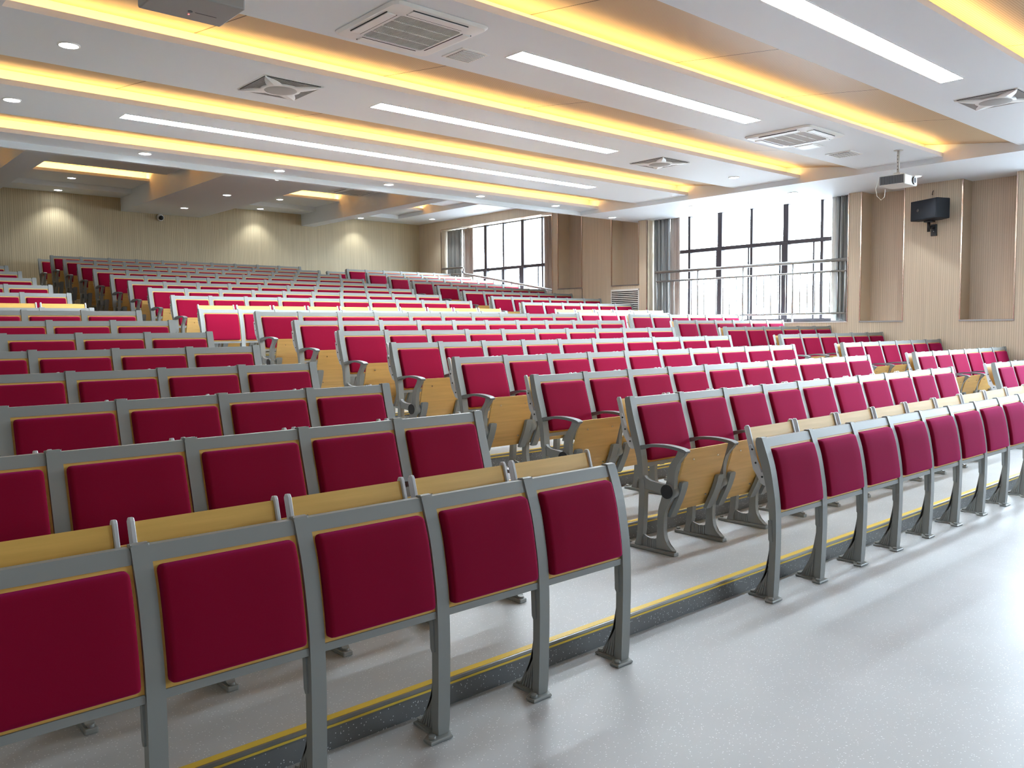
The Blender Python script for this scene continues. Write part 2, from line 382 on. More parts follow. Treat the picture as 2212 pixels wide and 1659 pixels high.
# perimeter soffits and the transverse soffit closing the front ceiling
cboxes('ceiling', (XI1, XO, YF, 9.09, ZP, 4.3)); cboxes('ceiling', (XL_WALL, XI0, YF, 9.09, ZP, 4.3))
cboxes('ceiling', (XL_WALL, XO, 9.09, 9.15, ZP, 5.0))
cboxes('ceiling', (XI0, XI1, YF, FL[-1], ZP, 3.9))
cboxes('ceiling', (XL_WALL, XO, YF, YB, 5.1, 5.2))
# rear ceiling
B1 = (1.775, 3.53); B2 = (6.08, 6.43); B0 = (-1.21, -0.81)
for (a, b) in (B0, B1, B2): cboxes('ceiling', (a, b, 9.15, YB, ZBEAM, 5.1))
XR1 = 8.50; XR0 = 2.655*2-XR1
cboxes('ceiling', (XR1, XO, 9.15, 16.10, ZQ, 5.1)); cboxes('ceiling', (XL_WALL, XR0, 9.15, 16.10, ZQ, 5.1))
cboxes('ceiling', (XL_WALL, XO, 16.10, YB, ZQ, 5.1))
for lip in (14.97, 12.835, 10.70):
    for (xa, xb) in ((XR0, B0[0]), (B0[1], B1[0]), (B1[1], B2[0]), (B2[1], XR1)):
        ceiling_bay(xa, xb, lip, ZR, 1.20 if lip < 14 else 1.13)
        wood_bay(xa, xb, lip-0.935 if lip > 11 else 9.19, lip+0.30, ZR)
        area_light('cove_lamp', ((xa+xb)/2, lip+0.10, ZR+0.036), xb-xa-0.06, 0.06, COVE*(xb-xa)/10.9*1.6, WARM, (0, -0.08, 1), (1, 0, 0))

# ---------------------------------------------------------------- ceiling fittings
ROWN = {0: 'front', 1: 'second', 2: 'third', 3: 'fourth'}
def linear(x0, x1, y, label):
    t = thing('linear_light', ((x0+x1)/2, y, ZC)); tag(t, label, 'ceiling light', 'linear ceiling lights')
    h = (x1-x0)/2
    m = MB()
    for q in ((-h-0.012, h+0.012, -0.112, -0.10), (-h-0.012, h+0.012, 0.10, 0.112), (-h-0.012, -h, -0.10, 0.10), (h, h+0.012, -0.10, 0.10)):
        m.box(q[0], q[1], q[2], q[3], -0.004, 0.01, M['fitting'])
    m.build('light_frame', t)
    m = MB(); m.box(-h, h, -0.10, 0.10, -0.003, 0.006, M['linear']); m.build('diffuser', t)
linear(1.25, 4.38, 0.69, 'wide white linear light nearest the camera, cut by the top edge of the photo')
linear(0.70, 4.32, 2.795, 'long white linear light between the large air conditioner and the square speaker grilles')
linear(0.67, 4.32, 4.90, 'white linear light in the bay of the two ventilation fans')
linear(-1.17, 6.17, 6.99, 'longest and farthest white linear light, in the last full ceiling bay')

DL = []
def downlight(x, y, z, label, r=0.085, spot=True):
    t = thing('downlight', (x, y, z)); tag(t, label, 'ceiling light', 'recessed round downlights')
    m = MB(); n = 28
    ring = []
    for rr, zz in ((r, 0.0), (r, -0.006), (r*0.92, -0.010), (r*0.82, -0.008)):
        ring.append([m.bm.verts.new((rr*math.cos(6.28318*i/n), rr*math.sin(6.28318*i/n), zz)) for i in range(n)])
    q = m.mi(M['fitting'])
    for A, B in zip(ring, ring[1:]):
        for i in range(n):
            f = m.bm.faces.new((A[i], A[(i+1) % n], B[(i+1) % n], B[i])); f.material_index = q; f.smooth = True
    m.build('trim_ring', t)
    m = MB(); m.cyl((0, 0, -0.0085), (0, 0, -0.001), r*0.84, M['down'], n); m.build('lens', t)
    if spot:
        l = bpy.data.lights.new('downlight_lamp', 'SPOT'); l.energy = DOWN_SPOT; l.spot_size = math.radians(105); l.spot_blend = 0.6; l.shadow_soft_size = 0.05; l.color = (0.93, 0.99, 1.0)
        o = bpy.data.objects.new('downlight_lamp', l); C.objects.link(o); o.location = (x, y, z-0.03)
for x, nm in ((-0.35, 'leftmost'), (1.52, 'second from left'), (3.39, 'middle'), (5.28, 'second from right'), (7.12, 'rightmost')):
    downlight(x, 8.80, ZC, 'round downlight in the narrow bay before the rear ceiling, %s of five' % nm)
downlight(-2.2, 4.93, ZC, 'largest round downlight at upper left, between two glowing coves')
downlight(-2.2, 7.02, ZC, 'round downlight at the left photo edge below the upper left one')
downlight(7.2, 4.95, ZC, 'lone round downlight at the window end of the fan bay', 0.085)
downlight(8.80, 8.87, ZP, 'round downlight on the window side soffit, at its farthest corner')
downlight(8.82, 6.89, ZP, 'round downlight on the window side soffit, second from the far corner')
downlight(8.86, 4.90, ZP, 'round downlight on the window side soffit, over the near end of the window')
downlight(8.90, 2.90, ZP, 'round downlight just behind the white ceiling projector')
downlight(2.655, 11.13, ZBEAM, 'round downlight on the wide rear beam, nearest and half hidden')
downlight(2.655, 13.31, ZBEAM, 'round downlight in the middle of the wide rear beam')
downlight(2.655, 15.52, ZBEAM, 'round downlight on the wide rear beam, nearest the dome camera')
downlight(0.47, 15.49, ZR, 'round downlight in the left rear coffer, beside its glowing cove')
downlight(0.47, 16.52, ZQ, 'round downlight washing the back wall in the left rear coffer')
downlight(4.84, 15.50, ZR, 'round downlight in the middle rear coffer, beside its glowing cove')
downlight(4.84, 16.52, ZQ, 'round downlight washing the back wall in the middle rear coffer')
downlight(7.6, 16.50, ZQ, 'round downlight washing the back wall right of the narrow beam')
downlight(9.20, 15.55, ZQ, 'round downlight above the rear window, farther one')
downlight(9.22, 13.42, ZQ, 'round downlight above the rear window, nearer one')

def rrect(hx, hy, r, n=6):
    p = []
    for cx, cy, a0 in ((hx-r, hy-r, 0), (-hx+r, hy-r, 90), (-hx+r, -hy+r, 180), (hx-r, -hy+r, 270)):
        for i in range(n+1):
            a = math.radians(a0+90*i/n); p.append((cx+r*math.cos(a), cy+r*math.sin(a)))
    return p
def cassette(x, y, z, label, s=0.44):
    t = thing('air_conditioner', (x, y, z-0.0015)); tag(t, label, 'air conditioner', 'ceiling cassette air conditioners')
    m = MB()
    # frame shell between outer outline and the grille opening, thinner at the rim
    outer = rrect(s, s, 0.07); mid = rrect(s-0.02, s-0.02, 0.06); inn = rrect(0.275, 0.275, 0.03)
    rings = [[m.bm.verts.new((p[0], p[1], zz)) for p in pp] for pp, zz in ((outer, 0.0), (outer, -0.006), (mid, -0.022), (inn, -0.034), (inn, -0.012))]
    q = m.mi(M['fitting']); n = len(outer)
    for A, B in zip(rings, rings[1:]):
        for i in range(n):
            f = m.bm.faces.new((A[i], A[(i+1) % n], B[(i+1) % n], B[i])); f.material_index = q; f.smooth = False
    m.build('housing', t)
    m = MB(); m.box(-0.274, 0.274, -0.274, 0.274, -0.016, -0.012, M['grille'])
    k = 34
    for i in range(k):
        xx = -0.268+0.536*i/(k-1); m.box(xx-0.0015, xx+0.0015, -0.270, 0.270, -0.030, -0.016, M['fitting'])
    for yy in (-0.14, 0.0, 0.14): m.box(-0.27, 0.27, yy-0.003, yy+0.003, -0.032, -0.016, M['fitting'])
    m.build('intake_grille', t)
    for a in range(4):
        m = MB(); mt = Matrix.Rotation(math.radians(90*a), 4, 'Z')
        m.box(-0.25, 0.25, 0.305, 0.385, -0.036, -0.026, M['fitting'], bev=0.004, mt=mt)
        m.box(-0.252, 0.252, 0.300, 0.306, -0.0345, -0.026, M['grille'], mt=mt)
        m.box(-0.252, 0.252, 0.384, 0.389, -0.031, -0.024, M['grille'], mt=mt)
        m.build('air_flap', t)
cassette(-0.30, 2.87, ZC, 'large square cassette air conditioner with dark grille, at upper centre')
cassette(5.35, 2.87, ZC, 'square cassette air conditioner nearer the window, beside a small square panel')
cassette(5.60, 13.44, ZR, 'cassette air conditioner partly hidden in the middle rear coffer')

def fan(x, y, label):
    t = thing('ceiling_fan', (x, y, ZC)); tag(t, label, 'ventilation fan', 'square ceiling fans')
    m = MB(); m.box(-0.30, 0.30, -0.30, 0.30, -0.004, 0.004, M['fitting']); m.build('mounting_plate', t)
    m = MB(); m.box(-0.285, 0.285, -0.285, 0.285, -0.009, -0.004, M['grille'])
    for i in range(44):
        xx = -0.280+0.56*i/43; m.box(xx-0.0035, xx+0.0035, -0.283, 0.283, -0.014, -0.009, M['fan_grille'])
    m.build('slatted_grille', t)
    m = MB(); pts = []
    for a in range(4):
        c = math.radians(45+90*a)
        for i in range(13):
            u = i/12; th = c+math.radians(90)*u
            rr = 0.415*(1-u)**3+0.415*u**3
            rr = max(0.185, rr)
            pts.append((rr*math.cos(th), rr*math.sin(th)))
    hole = [(0.150*math.cos(6.28318*i/len(pts)+math.radians(45)), 0.150*math.sin(6.28318*i/len(pts)+math.radians(45))) for i in range(len(pts))]
    n = len(pts); zs = lambda r: -0.016-0.022*max(0, 1-r/0.42)
    R0 = [m.bm.verts.new((p[0], p[1], zs(math.hypot(*p))+0.012)) for p in pts]
    R1 = [m.bm.verts.new((p[0], p[1], zs(math.hypot(*p)))) for p in pts]
    R2 = [m.bm.verts.new((p[0], p[1], zs(0.15))) for p in hole]
    q = m.mi(M['fitting'])
    for A, B in ((R0, R1), (R1, R2)):
        for i in range(n):
            f = m.bm.faces.new((A[i], A[(i+1) % n], B[(i+1) % n], B[i])); f.material_index = q; f.smooth = True
    m.build('star_frame', t)
    m = MB(); m.dome((0, 0, -0.028), 0.150, 0.016, M['fan_grille'], 28, 4)
    m.build('hub_cover', t)
fan(-0.36, 4.95, 'square ceiling fan with round centre, left of the fan bay light strip')
fan(5.37, 4.95, 'square ceiling fan with round centre, right of the fan bay light strip')
fan(5.43, 0.66, 'square ceiling fan at the upper right photo edge')
def sqgrille(x, y, s, label, m2, cat, name):
    t = thing(name, (x, y, ZC)); tag(t, label, cat)
    m = MB(); m.box(-s, s, -s, s, -0.008, 0.002, M['fitting'], bev=0.003); m.build('frame', t)
    m = MB(); m.box(-s*0.8, s*0.8, -s*0.8, s*0.8, -0.012, -0.008, M[m2])
    if m2 == 'fan_grille':
        for i in range(9):
            yy = -s*0.75+s*1.5*i/8; m.box(-s*0.78, s*0.78, yy-0.004, yy+0.004, -0.016, -0.012, M['fitting'])
    m.build('cover', t)
sqgrille(0.40, 3.08, 0.145, 'small grey square vent beside the large air conditioner', 'fan_grille', 'vent', 'ceiling_vent')
sqgrille(6.86, 3.00, 0.18, 'square vent between the second air conditioner and the white projector', 'fan_grille', 'vent', 'ceiling_vent')
sqgrille(6.02, 3.06, 0.145, 'small white square panel at the corner of the second air conditioner', 'fitting', 'ceiling panel', 'access_panel')

# white projector on its pole
t = thing('projector', (7.19, 2.415, ZC)); tag(t, 'white projector hanging on a pole in front of the window wall', 'projector')
m = MB(); m.cyl((0, 0, 0), (0, 0, -0.30), 0.019, M['proj'], 14); m.cyl((0, 0, -0.006), (0, 0, 0.0), 0.06, M['proj'], 20)
for i in range(5): m.box(-0.021, -0.018, -0.004, 0.004, -0.08-0.045*i, -0.068-0.045*i, M['black'])
m.build('ceiling_pole', t)
m = MB(); m.box(-0.045, 0.045, -0.045, 0.045, -0.33, -0.295, M['proj'], bev=0.008); m.box(-0.11, 0.11, -0.08, 0.08, -0.342, -0.33, M['proj'], bev=0.003); m.build('mount_plate', t)
bd = MB(); bd.box(-0.19, 0.20, -0.17, 0.17, -0.475, -0.34, M['proj'], bev=0.016); bd = bd.build('body', t)
m = MB(); m.box(-0.1945, -0.189, -0.158, 0.158, -0.462, -0.352, M['proj_grey'], bev=0.002)
for i in range(14): m.box(-0.1965, -0.193, -0.145+0.021*i, -0.138+0.021*i, -0.455, -0.359, M['black'])
m.build('vent_face', bd)
m = MB(); m.cyl((0.085, -0.168, -0.41), (0.085, -0.184, -0.41), 0.052, M['black'], 28); m.cyl((0.085, -0.184, -0.41), (0.085, -0.188, -0.41), 0.036, M['lens'], 28); m.cyl((0.085, -0.17, -0.41), (0.085, -0.187, -0.41), 0.046, M['steel'], 28); m.build('lens', bd)
m = MB(); m.tube([(-0.19, 0.16, -0.36), (-0.21, 0.20, -0.50), (-0.21, 0.18, -0.60), (-0.20, 0.13, -0.655), (-0.19, 0.09, -0.62), (-0.19, 0.08, -0.52)], 0.004, M['wire'], 8); m.build('cable', t)
# grey projector at the top left
t = thing('projector', (-2.14, 2.48, ZC)); tag(t, 'grey projector seen from below, cut by the top edge of the photo', 'projector')
m = MB(); m.cyl((0, 0, 0), (0, 0, -0.22), 0.02, M['proj'], 14); m.build('ceiling_pole', t)
bd = MB(); bd.box(-0.255, 0.245, -0.17, 0.21, -0.395, -0.21, M['proj_dull'], bev=0.012); bd = bd.build('body', t)
m = MB(); m.cyl((0.0, 0.06, -0.398), (0.0, 0.06, -0.393), 0.014, M['black'], 16); m.build('sensor', bd)
m = MB(); m.cyl((0.01, 0.11, -0.397), (0.01, 0.11, -0.393), 0.0045, M['led'], 12); m.build('indicator_light', bd)
m = MB(); m.box(0.03, 0.16, 0.058, 0.062, -0.3965, -0.393, M['black']); m.build('label_line', bd)

# wall speaker
t = thing('wall_speaker', (XW, 2.93, 2.9)); tag(t, 'black loudspeaker on a swivel bracket on the ribbed wood wall', 'speaker')
pp = [(9.45-XW, 3.20-2.93), (9.22-XW, 2.715-2.93), (9.46-XW, 2.62-2.93), (9.62-XW, 2.80-2.93), (9.60-XW, 3.14-2.93)]
m = MB(); m.prism(pp, 0.26, 0.565, M['speaker'], 'z', bev=0.008, seg=2); cab = m.build('cabinet', t)
A = Vector((9.45-XW, 3.20-2.93, 0)); B = Vector((9.22-XW, 2.715-2.93, 0)); d = (B-A).normalized(); nrm = Vector((d.y, -d.x, 0))
if nrm.x > 0: nrm = -nrm
m = MB()
def onf(u, z, o): p = A+d*u+nrm*o; return (p.x, p.y, z)
a_ = [onf(u, z, 0.004) for u, z in ((0.012, 0.275), (0.525, 0.275), (0.525, 0.55), (0.012, 0.55))]
b_ = [onf(u, z, -0.002) for u, z in ((0.012, 0.275), (0.525, 0.275), (0.525, 0.55), (0.012, 0.55))]
va = [m.bm.verts.new(p) for p in a_]; vb = [m.bm.verts.new(p) for p in b_]
m.face(va, M['speaker'])
for i in range(4): m.face((va[i], vb[i], vb[(i+1) % 4], va[(i+1) % 4]), M['speaker'])
m.build('front_grille', cab)
m = MB(); m.tube([onf(0.155+0.02*math.cos(q*0.52), 0.415+0.02*math.sin(q*0.52), 0.006) for q in range(13)], 0.0018, M['bolt'], 6)
m.tube([onf(0.155, 0.392, 0.006), onf(0.155, 0.438, 0.006)], 0.0016, M['bolt'], 6); m.tube([onf(0.14, 0.412, 0.006), onf(0.17, 0.412, 0.006)], 0.0016, M['bolt'], 6); m.build('badge', cab)
m = MB(); m.box(-0.03, 0.0, -0.04, 0.05, 0.03, 0.21, M['black'], bev=0.004); m.cyl((-0.035, 0.005, 0.16), (-0.12, 0.03, 0.16), 0.028, M['black']); m.cyl((-0.14, 0.035, 0.09), (-0.14, 0.035, 0.27), 0.024, M['black']); m.box(-0.2, -0.08, -0.04, 0.09, 0.235, 0.262, M['black'], bev=0.004)
m.cyl((-0.032, 0.005, 0.10), (-0.029, 0.005, 0.10), 0.007, M['bolt']); m.build('bracket', t)
m = MB(); m.tube([(XW, 2.96, 3.64), (XW-0.03, 2.96, 3.62), (XW-0.03, 2.97, 3.58), (XW, 2.97, 3.575)], 0.005, M['black'], 6); tag(m.build('wall_hook'), 'tiny dark hook in the wall above the loudspeaker', 'hook')

# dome camera on the back wall
t = thing('security_camera', (2.60, YB, 4.09)); tag(t, 'small white dome security camera high on the back wall', 'camera')
m = MB(); m.cyl((0, 0, 0), (0, -0.05, 0), 0.075, M['fitting'], 24); m.build('base', t)
m = MB(); m.tube([(0, -0.05, 0), (0, -0.08, -0.01)], 0.06, M['fitting'], 20); b = bmesh.new(); bmesh.ops.create_uvsphere(b, u_segments=20, v_segments=12, radius=0.052, matrix=Matrix.Translation((0.0, -0.085, -0.012))); m.join(b, M['black'], smooth=True); m.build('lens_ball', t)

# louvred vent in the right wall
t = thing('wall_vent', (XW, 9.30, 1.62)); tag(t, 'white louvred vent low in the wall between the two windows', 'vent')
m = MB()
m.box(-0.012, 0.0, -0.385, 0.385, 0.0, 0.72, M['grille'])
for q in ((-0.39, -0.37, 0, 0.73), (0.37, 0.39, 0, 0.73), (-0.39, 0.39, 0.71, 0.735), (-0.39, 0.39, -0.01, 0.01)): m.box(-0.02, 0, q[0], q[1], q[2], q[3], M['fitting'])
m.build('vent_frame', t)
m = MB()
for i in range(18): m.prism([(-0.030, 0.015+0.04*i), (-0.028, 0.011+0.04*i), (-0.006, 0.032+0.04*i), (-0.008, 0.036+0.04*i)], -0.37, 0.37, M['pale_curtain'], 'y')
m.build('louvre_slats', t)

# railings
def rail1():
    t = thing('window_railing', (XW+0.03, 6.44, 1.6)); tag(t, 'stainless steel railing in front of the large near window', 'railing')
    Y0, Z0 = 6.44, 1.6
    m = MB(); m.cyl((0, 4.36-Y0, 2.665-Z0), (0, 8.51-Y0, 2.665-Z0), 0.029, M['steel'], 16); m.build('handrail', t)
    m = MB(); m.cyl((0, 4.36-Y0, 2.475-Z0), (0, 8.49-Y0, 2.475-Z0), 0.018, M['steel'], 12); m.build('upper_rail', t)
    m = MB(); m.cyl((0, 4.36-Y0, 1.75-Z0), (0, 8.49-Y0, 1.75-Z0), 0.018, M['steel'], 12); m.build('lower_rail', t)
    ps = [8.47, 7.44, 6.41, 5.38, 4.39]
    for p in ps:
        m = MB(); m.cyl((0, p-Y0, 0.0), (0, p-Y0, 2.66-Z0), 0.017, M['steel'], 12); m.build('post', t)
    for a, b in zip(ps, ps[1:]):
        for i in range(1, 7):
            yy = a+(b-a)*i/7; m = MB(); m.cyl((0, yy-Y0, 1.75-Z0), (0, yy-Y0, 2.475-Z0), 0.0085, M['steel'], 8); m.build('baluster', t)
rail1()
def rail2():
    t = thing('window_railing', (XW+0.03, 13.5, 2.0)); tag(t, 'sloping stainless handrail beside the far rows at the rear window', 'railing')
    Y0, Z0 = 13.5, 2.0
    P = [(16.08, 3.165), (14.98, 3.165), (14.93, 3.15), (14.915, 3.10), (14.90, 3.03), (14.85, 2.985), (11.42, 2.40), (11.32, 2.385), (10.96, 2.37)]
    m = MB(); m.tube([(0, p[0]-Y0, p[1]-Z0) for p in P], 0.028, M['steel'], 14); m.build('handrail', t)
    m = MB(); m.tube([(0, q[0]-Y0, q[1]-Z0) for q in ((16.0, 3.0), (15.0, 3.0))], 0.014, M['steel'], 10); m.build('upper_rail', t)
    for yy, zt in ((16.0, 3.15), (15.0, 3.15), (14.0, 2.85), (13.0, 2.68), (12.0, 2.50), (11.38, 2.38)):
        m = MB(); m.cyl((0, yy-Y0, (0.25 if yy > 11.5 else 0.25)), (0, yy-Y0, zt-Z0), 0.016, M['steel'], 10); m.build('post', t)
    for yy in (15.85, 15.7, 15.55, 15.4, 15.25, 15.12):
        m = MB(); m.cyl((0, yy-Y0, 0.25), (0, yy-Y0, 1.0), 0.006, M['steel'], 8); m.build('baluster', t)
rail2()

# curtains
def curtain(x, y0, y1, z0, z1, m_, label, folds, amp=0.035, pinch=0.0, ph=0.0):
    m = MB(); n = folds*10; k = 10; q = m.mi(M[m_]); G = []
    for j in range(k+1):
        zz = z1+(z0-z1)*j/k; row = []
        sq = 1-pinch*math.sin(math.pi*min(1, j/k*1.3)*0.5)**2
        for i in range(n+1):
            u = i/n; a = ph+u*folds*2*math.pi
            xx = x+amp*math.sin(a)+0.3*amp*math.sin(2.3*a+zz*1.3); yy = y0+(y1-y0)*(0.5+(u-0.5)*sq)+0.010*math.sin(1.7*a+zz)
            row.append(m.bm.verts.new((xx, yy, zz)))
        G.append(row)
    for j in range(k):
        for i in range(n):
            f = m.bm.faces.new((G[j][i], G[j][i+1], G[j+1][i+1], G[j+1][i])); f.material_index = q; f.smooth = True
    o = m.build('curtain'); md = o.modifiers.new('thickness', 'SOLIDIFY'); md.thickness = 0.004
    return tag(o, label, 'curtain', 'curtains drawn back at the windows')
curtain(9.90, 8.67, 8.26, 1.62, 3.80, 'grey_curtain', 'grey pleated curtain at the far side of the large near window', 5)
curtain(9.958, 8.30, 8.06, 1.62, 3.80, 'tan_curtain', 'taupe curtain beside the grey one, far side of the near window', 2, 0.010)
curtain(9.87, 4.37, 4.62, 1.62, 3.80, 'grey_curtain', 'grey pleated curtain at the speaker side of the large near window', 4)
curtain(9.90, 4.60, 4.73, 1.62, 3.80, 'pale_curtain', 'narrow pale lining curtain at the speaker side of the near window', 1, 0.02)
curtain(9.90, 15.81, 15.17, 2.30, 4.20, 'grey_curtain', 'grey pleated curtain at the far side of the rear window', 4)
curtain(9.958, 15.22, 14.78, 2.30, 4.20, 'tan_curtain', 'taupe curtain at the far side of the rear window', 3, 0.010)
curtain(9.92, 11.56, 12.02, 2.30, 4.20, 'tan_curtain', 'taupe curtain at the near side of the rear window', 3, pinch=0.1)

# ---------------------------------------------------------------- seats
def lerp_curve(pts):
    pts = sorted(pts, key=lambda p: p[1])
    def f(z):
        if z <= pts[0][1]: return pts[0][0]
        for a, b in zip(pts, pts[1:]):
            if z <= b[1]: return a[0]+(b[0]-a[0])*(z-a[1])/(b[1]-a[1])
        return pts[-1][0]
    return f
def smooth(pts, n=4):
    out = []
    P = [pts[0]]+list(pts)+[pts[-1]]
    for i in range(1, len(P)-2):
        p0, p1, p2, p3 = P[i-1], P[i], P[i+1], P[i+2]
        for k in range(n):
            t = k/n
            out.append(tuple(0.5*((2*p1[d])+(-p0[d]+p2[d])*t+(2*p0[d]-5*p1[d]+4*p2[d]-p3[d])*t*t+(-p0[d]+3*p1[d]-3*p2[d]+p3[d])*t**3) for d in (0, 1)))
    out.append(tuple(pts[-1])); return out
PW = 0.055
SEAT_F = [(-0.030, 0.972), (-0.057, 0.866), (-0.086, 0.77), (-0.113, 0.675), (-0.132, 0.571), (-0.140, 0.458)]
SEAT_R = [(-0.100, 0.454), (-0.091, 0.566), (-0.071, 0.640), (-0.040, 0.729), (-0.010, 0.840), (0.006, 0.922), (0.014, 0.965)]
PAN_F = [(-0.027, 0.905), (-0.053, 0.836), (-0.079, 0.755), (-0.100, 0.647), (-0.115, 0.536), (-0.120, 0.386), (-0.116, 0.20), (-0.108, 0.012)]
PAN_R = [(-0.070, 0.012), (-0.076, 0.20), (-0.078, 0.386), (-0.070, 0.529), (-0.053, 0.641), (-0.021, 0.757), (0.009, 0.850), (0.017, 0.895)]

def sheet(m, fy, z0, z1, x0, x1, off0, off1, mt, n=8, bev=0.0):
    """curved slab following fy(z), between depth offsets off0 (front) and off1 (back)"""
    zs = [z0+(z1-z0)*i/n for i in range(n+1)]
    pts = [(fy(z)+off0, z) for z in zs]+[(fy(z)+off1, z) for z in reversed(zs)]
    m.prism(pts, x0, x1, mt, bev=bev)
def cushion_mesh(fy, z0, z1, x0, x1, off, th, mt):
    m = MB(); W_, H_ = x1-x0, z1-z0; r = 0.017; e = [0, 0.001, 0.004, 0.010, 0.020]; hgt = [0, 0.55, 0.83, 0.95, 1.0]
    def axis(L, k):
        a = [(d, h) for d, h in zip(e, hgt)]; mid = [(e[-1]+(L-2*e[-1])*i/k, 1.0) for i in range(1, k)]
        return a+mid+[(L-d, h) for d, h in reversed(a)]
    U = axis(W_, 5); V = axis(H_, 8); G = []
    for v, hv in V:
        row = []
        for u, hu in U:
            uu, vv = u, v
            cx = min(max(u, r), W_-r); cz = min(max(v, r), H_-r); dx, dz = u-cx, v-cz
            if dx and dz:
                mx = max(abs(dx), abs(dz)); dd = math.hypot(dx, dz); uu = cx+dx*mx/dd; vv = cz+dz*mx/dd
            h = min(hu, hv)
            row.append(m.bm.verts.new((x0+uu, fy(z0+vv)+off-th*h, z0+vv)))
        G.append(row)
    q = m.mi(mt)
    for j in range(len(V)-1):
        for i in range(len(U)-1):
            f = m.bm.faces.new((G[j][i], G[j][i+1], G[j+1][i+1], G[j+1][i])); f.material_index = q; f.smooth = True
    return m

def seat_standard():
    m = MB(); g = M['grey']
    post = smooth([(0.012, 0.974)]+[(-0.008, 0.981), (-0.024, 0.978)]+SEAT_F, 3)+smooth(SEAT_R, 3)
    m.prism(post, 0, PW, g, bev=0.005, seg=2)
    leg = smooth([(-0.140, 0.465), (-0.146, 0.40), (-0.142, 0.25), (-0.134, 0.12), (-0.120, 0.06), (-0.120, 0.02)], 3)+smooth([(-0.060, 0.02), (-0.080, 0.07), (-0.088, 0.13), (-0.096, 0.25), (-0.102, 0.40), (-0.100, 0.465)], 3)
    m.prism(leg, 0.008, 0.047, g, bev=0.004)
    link = [(-0.135, 0.485), (-0.155, 0.462), (-0.19, 0.449), (-0.26, 0.447), (-0.31, 0.442), (-0.31, 0.372), (-0.26, 0.393), (-0.17, 0.396), (-0.12, 0.40)]
    m.prism(link, 0.012, 0.044, g, bev=0.004)
    fl_front = smooth([(-0.462, 0.668), (-0.455, 0.645), (-0.412, 0.600), (-0.388, 0.545), (-0.380, 0.489), (-0.378, 0.430), (-0.366, 0.375), (-0.330, 0.32), (-0.305, 0.26), (-0.298, 0.19), (-0.302, 0.12), (-0.325, 0.062), (-0.375, 0.028)], 3)
    fl_rear = smooth([(-0.235, 0.028), (-0.240, 0.09), (-0.246, 0.14), (-0.248, 0.22), (-0.258, 0.29), (-0.275, 0.34), (-0.290, 0.39), (-0.318, 0.45), (-0.325, 0.52), (-0.345, 0.575), (-0.388, 0.630), (-0.405, 0.668)], 3)
    m.prism(fl_front+fl_rear, 0.010, 0.045, g, bev=0.004)
    web = [(-0.12, 0.02), (-0.125, 0.10), (-0.15, 0.088), (-0.19, 0.080), (-0.22, 0.084), (-0.25, 0.10), (-0.25, 0.02)]
    m.prism(web, 0.020, 0.035, g)
    for i in range(6): m.box(0.016, 0.039, -0.145-0.017*i, -0.141-0.017*i, 0.02, 0.082, g)
    m.box(0.004, 0.051, -0.385, 0.012, 0.0, 0.022, g, bev=0.005)
    m.cyl((0.0275, -0.368, 0.02), (0.0275, -0.368, 0.034), 0.013, g, 12); m.cyl((0.0275, -0.006, 0.02), (0.0275, -0.006, 0.034), 0.013, g, 12)
    m.cyl((-0.006, -0.335, 0.405), (0.061, -0.335, 0.405), 0.047, M['plate'], 24)
    m.cyl((0.004, -0.002, 0.80), (0.004, -0.002, 0.80), 0.001, g, 3) if False else None
    return m
def armrest_mesh():
    m = MB(); top = smooth([(-0.108, 0.672), (-0.20, 0.688), (-0.31, 0.694), (-0.40, 0.688), (-0.455, 0.678), (-0.472, 0.668)], 3)
    bot = smooth([(-0.465, 0.655), (-0.40, 0.668), (-0.31, 0.676), (-0.20, 0.670), (-0.118, 0.645)], 3)
    m.prism(top+bot, 0.002, 0.053, M['arm'], bev=0.005, seg=2); return m
fyS = lerp_curve(smooth(SEAT_F, 4)); fyP = lerp_curve(smooth(PAN_F, 4))
XA, XB = PW-0.002, PITCH-0.001
def rail(fy, z0, z1):
    m = MB(); sheet(m, fy, z0, z1, XA, XB, 0.006, 0.034, M['grey'], 4, bev=0.003); return m
def back_board(fy, zwt, zwb):
    m = MB(); sheet(m, fy, zwb, zwt, XA, XB, 0.012, 0.026, M['beech'], 8); return m
def seat_pan():
    m = MB(); c = smooth([(-0.432, 0.668), (-0.402, 0.57), (-0.372, 0.47), (-0.335, 0.37), (-0.292, 0.29), (-0.270, 0.25)], 3)
    pts = c+[(p[0]+0.014, p[1]) for p in reversed(c)]
    m.prism(pts, 0.066, 0.509, M['ply'], bev=0.003)
    for xx in (0.16, 0.42):
        for zz, yy in ((0.60, -0.414), (0.33, -0.318)): m.cyl((xx, yy-0.004, zz), (xx, yy+0.006, zz), 0.006, M['bolt'], 10)
    return m
def hinge_plate(x0, x1):
    m = MB(); c = smooth([(-0.385, 0.462), (-0.376, 0.42), (-0.350, 0.35), (-0.312, 0.27), (-0.290, 0.225)], 3)
    pts = [(p[0]-0.016, p[1]) for p in c]+[(p[0]+0.012, p[1]) for p in reversed(c)]
    m.prism(pts, x0, x1, M['plate'], bev=0.012, seg=3); return m
def desk_board(x0, x1):
    m = MB(); a, b = (0.088, 0.958), (0.018, 0.716)
    m.prism([(a[0], a[1]), (a[0]+0.018, a[1]-0.004), (b[0]+0.018, b[1]), (b[0], b[1])], x0, x1, M['beech'], bev=0.002); return m
def desk_cap(x0, x1):
    m = MB(); m.prism([(0.080, 0.962), (0.088, 0.972), (0.104, 0.970), (0.112, 0.958), (0.044, 0.715), (0.010, 0.712)], x0, x1, M['cap'], bev=0.003); return m
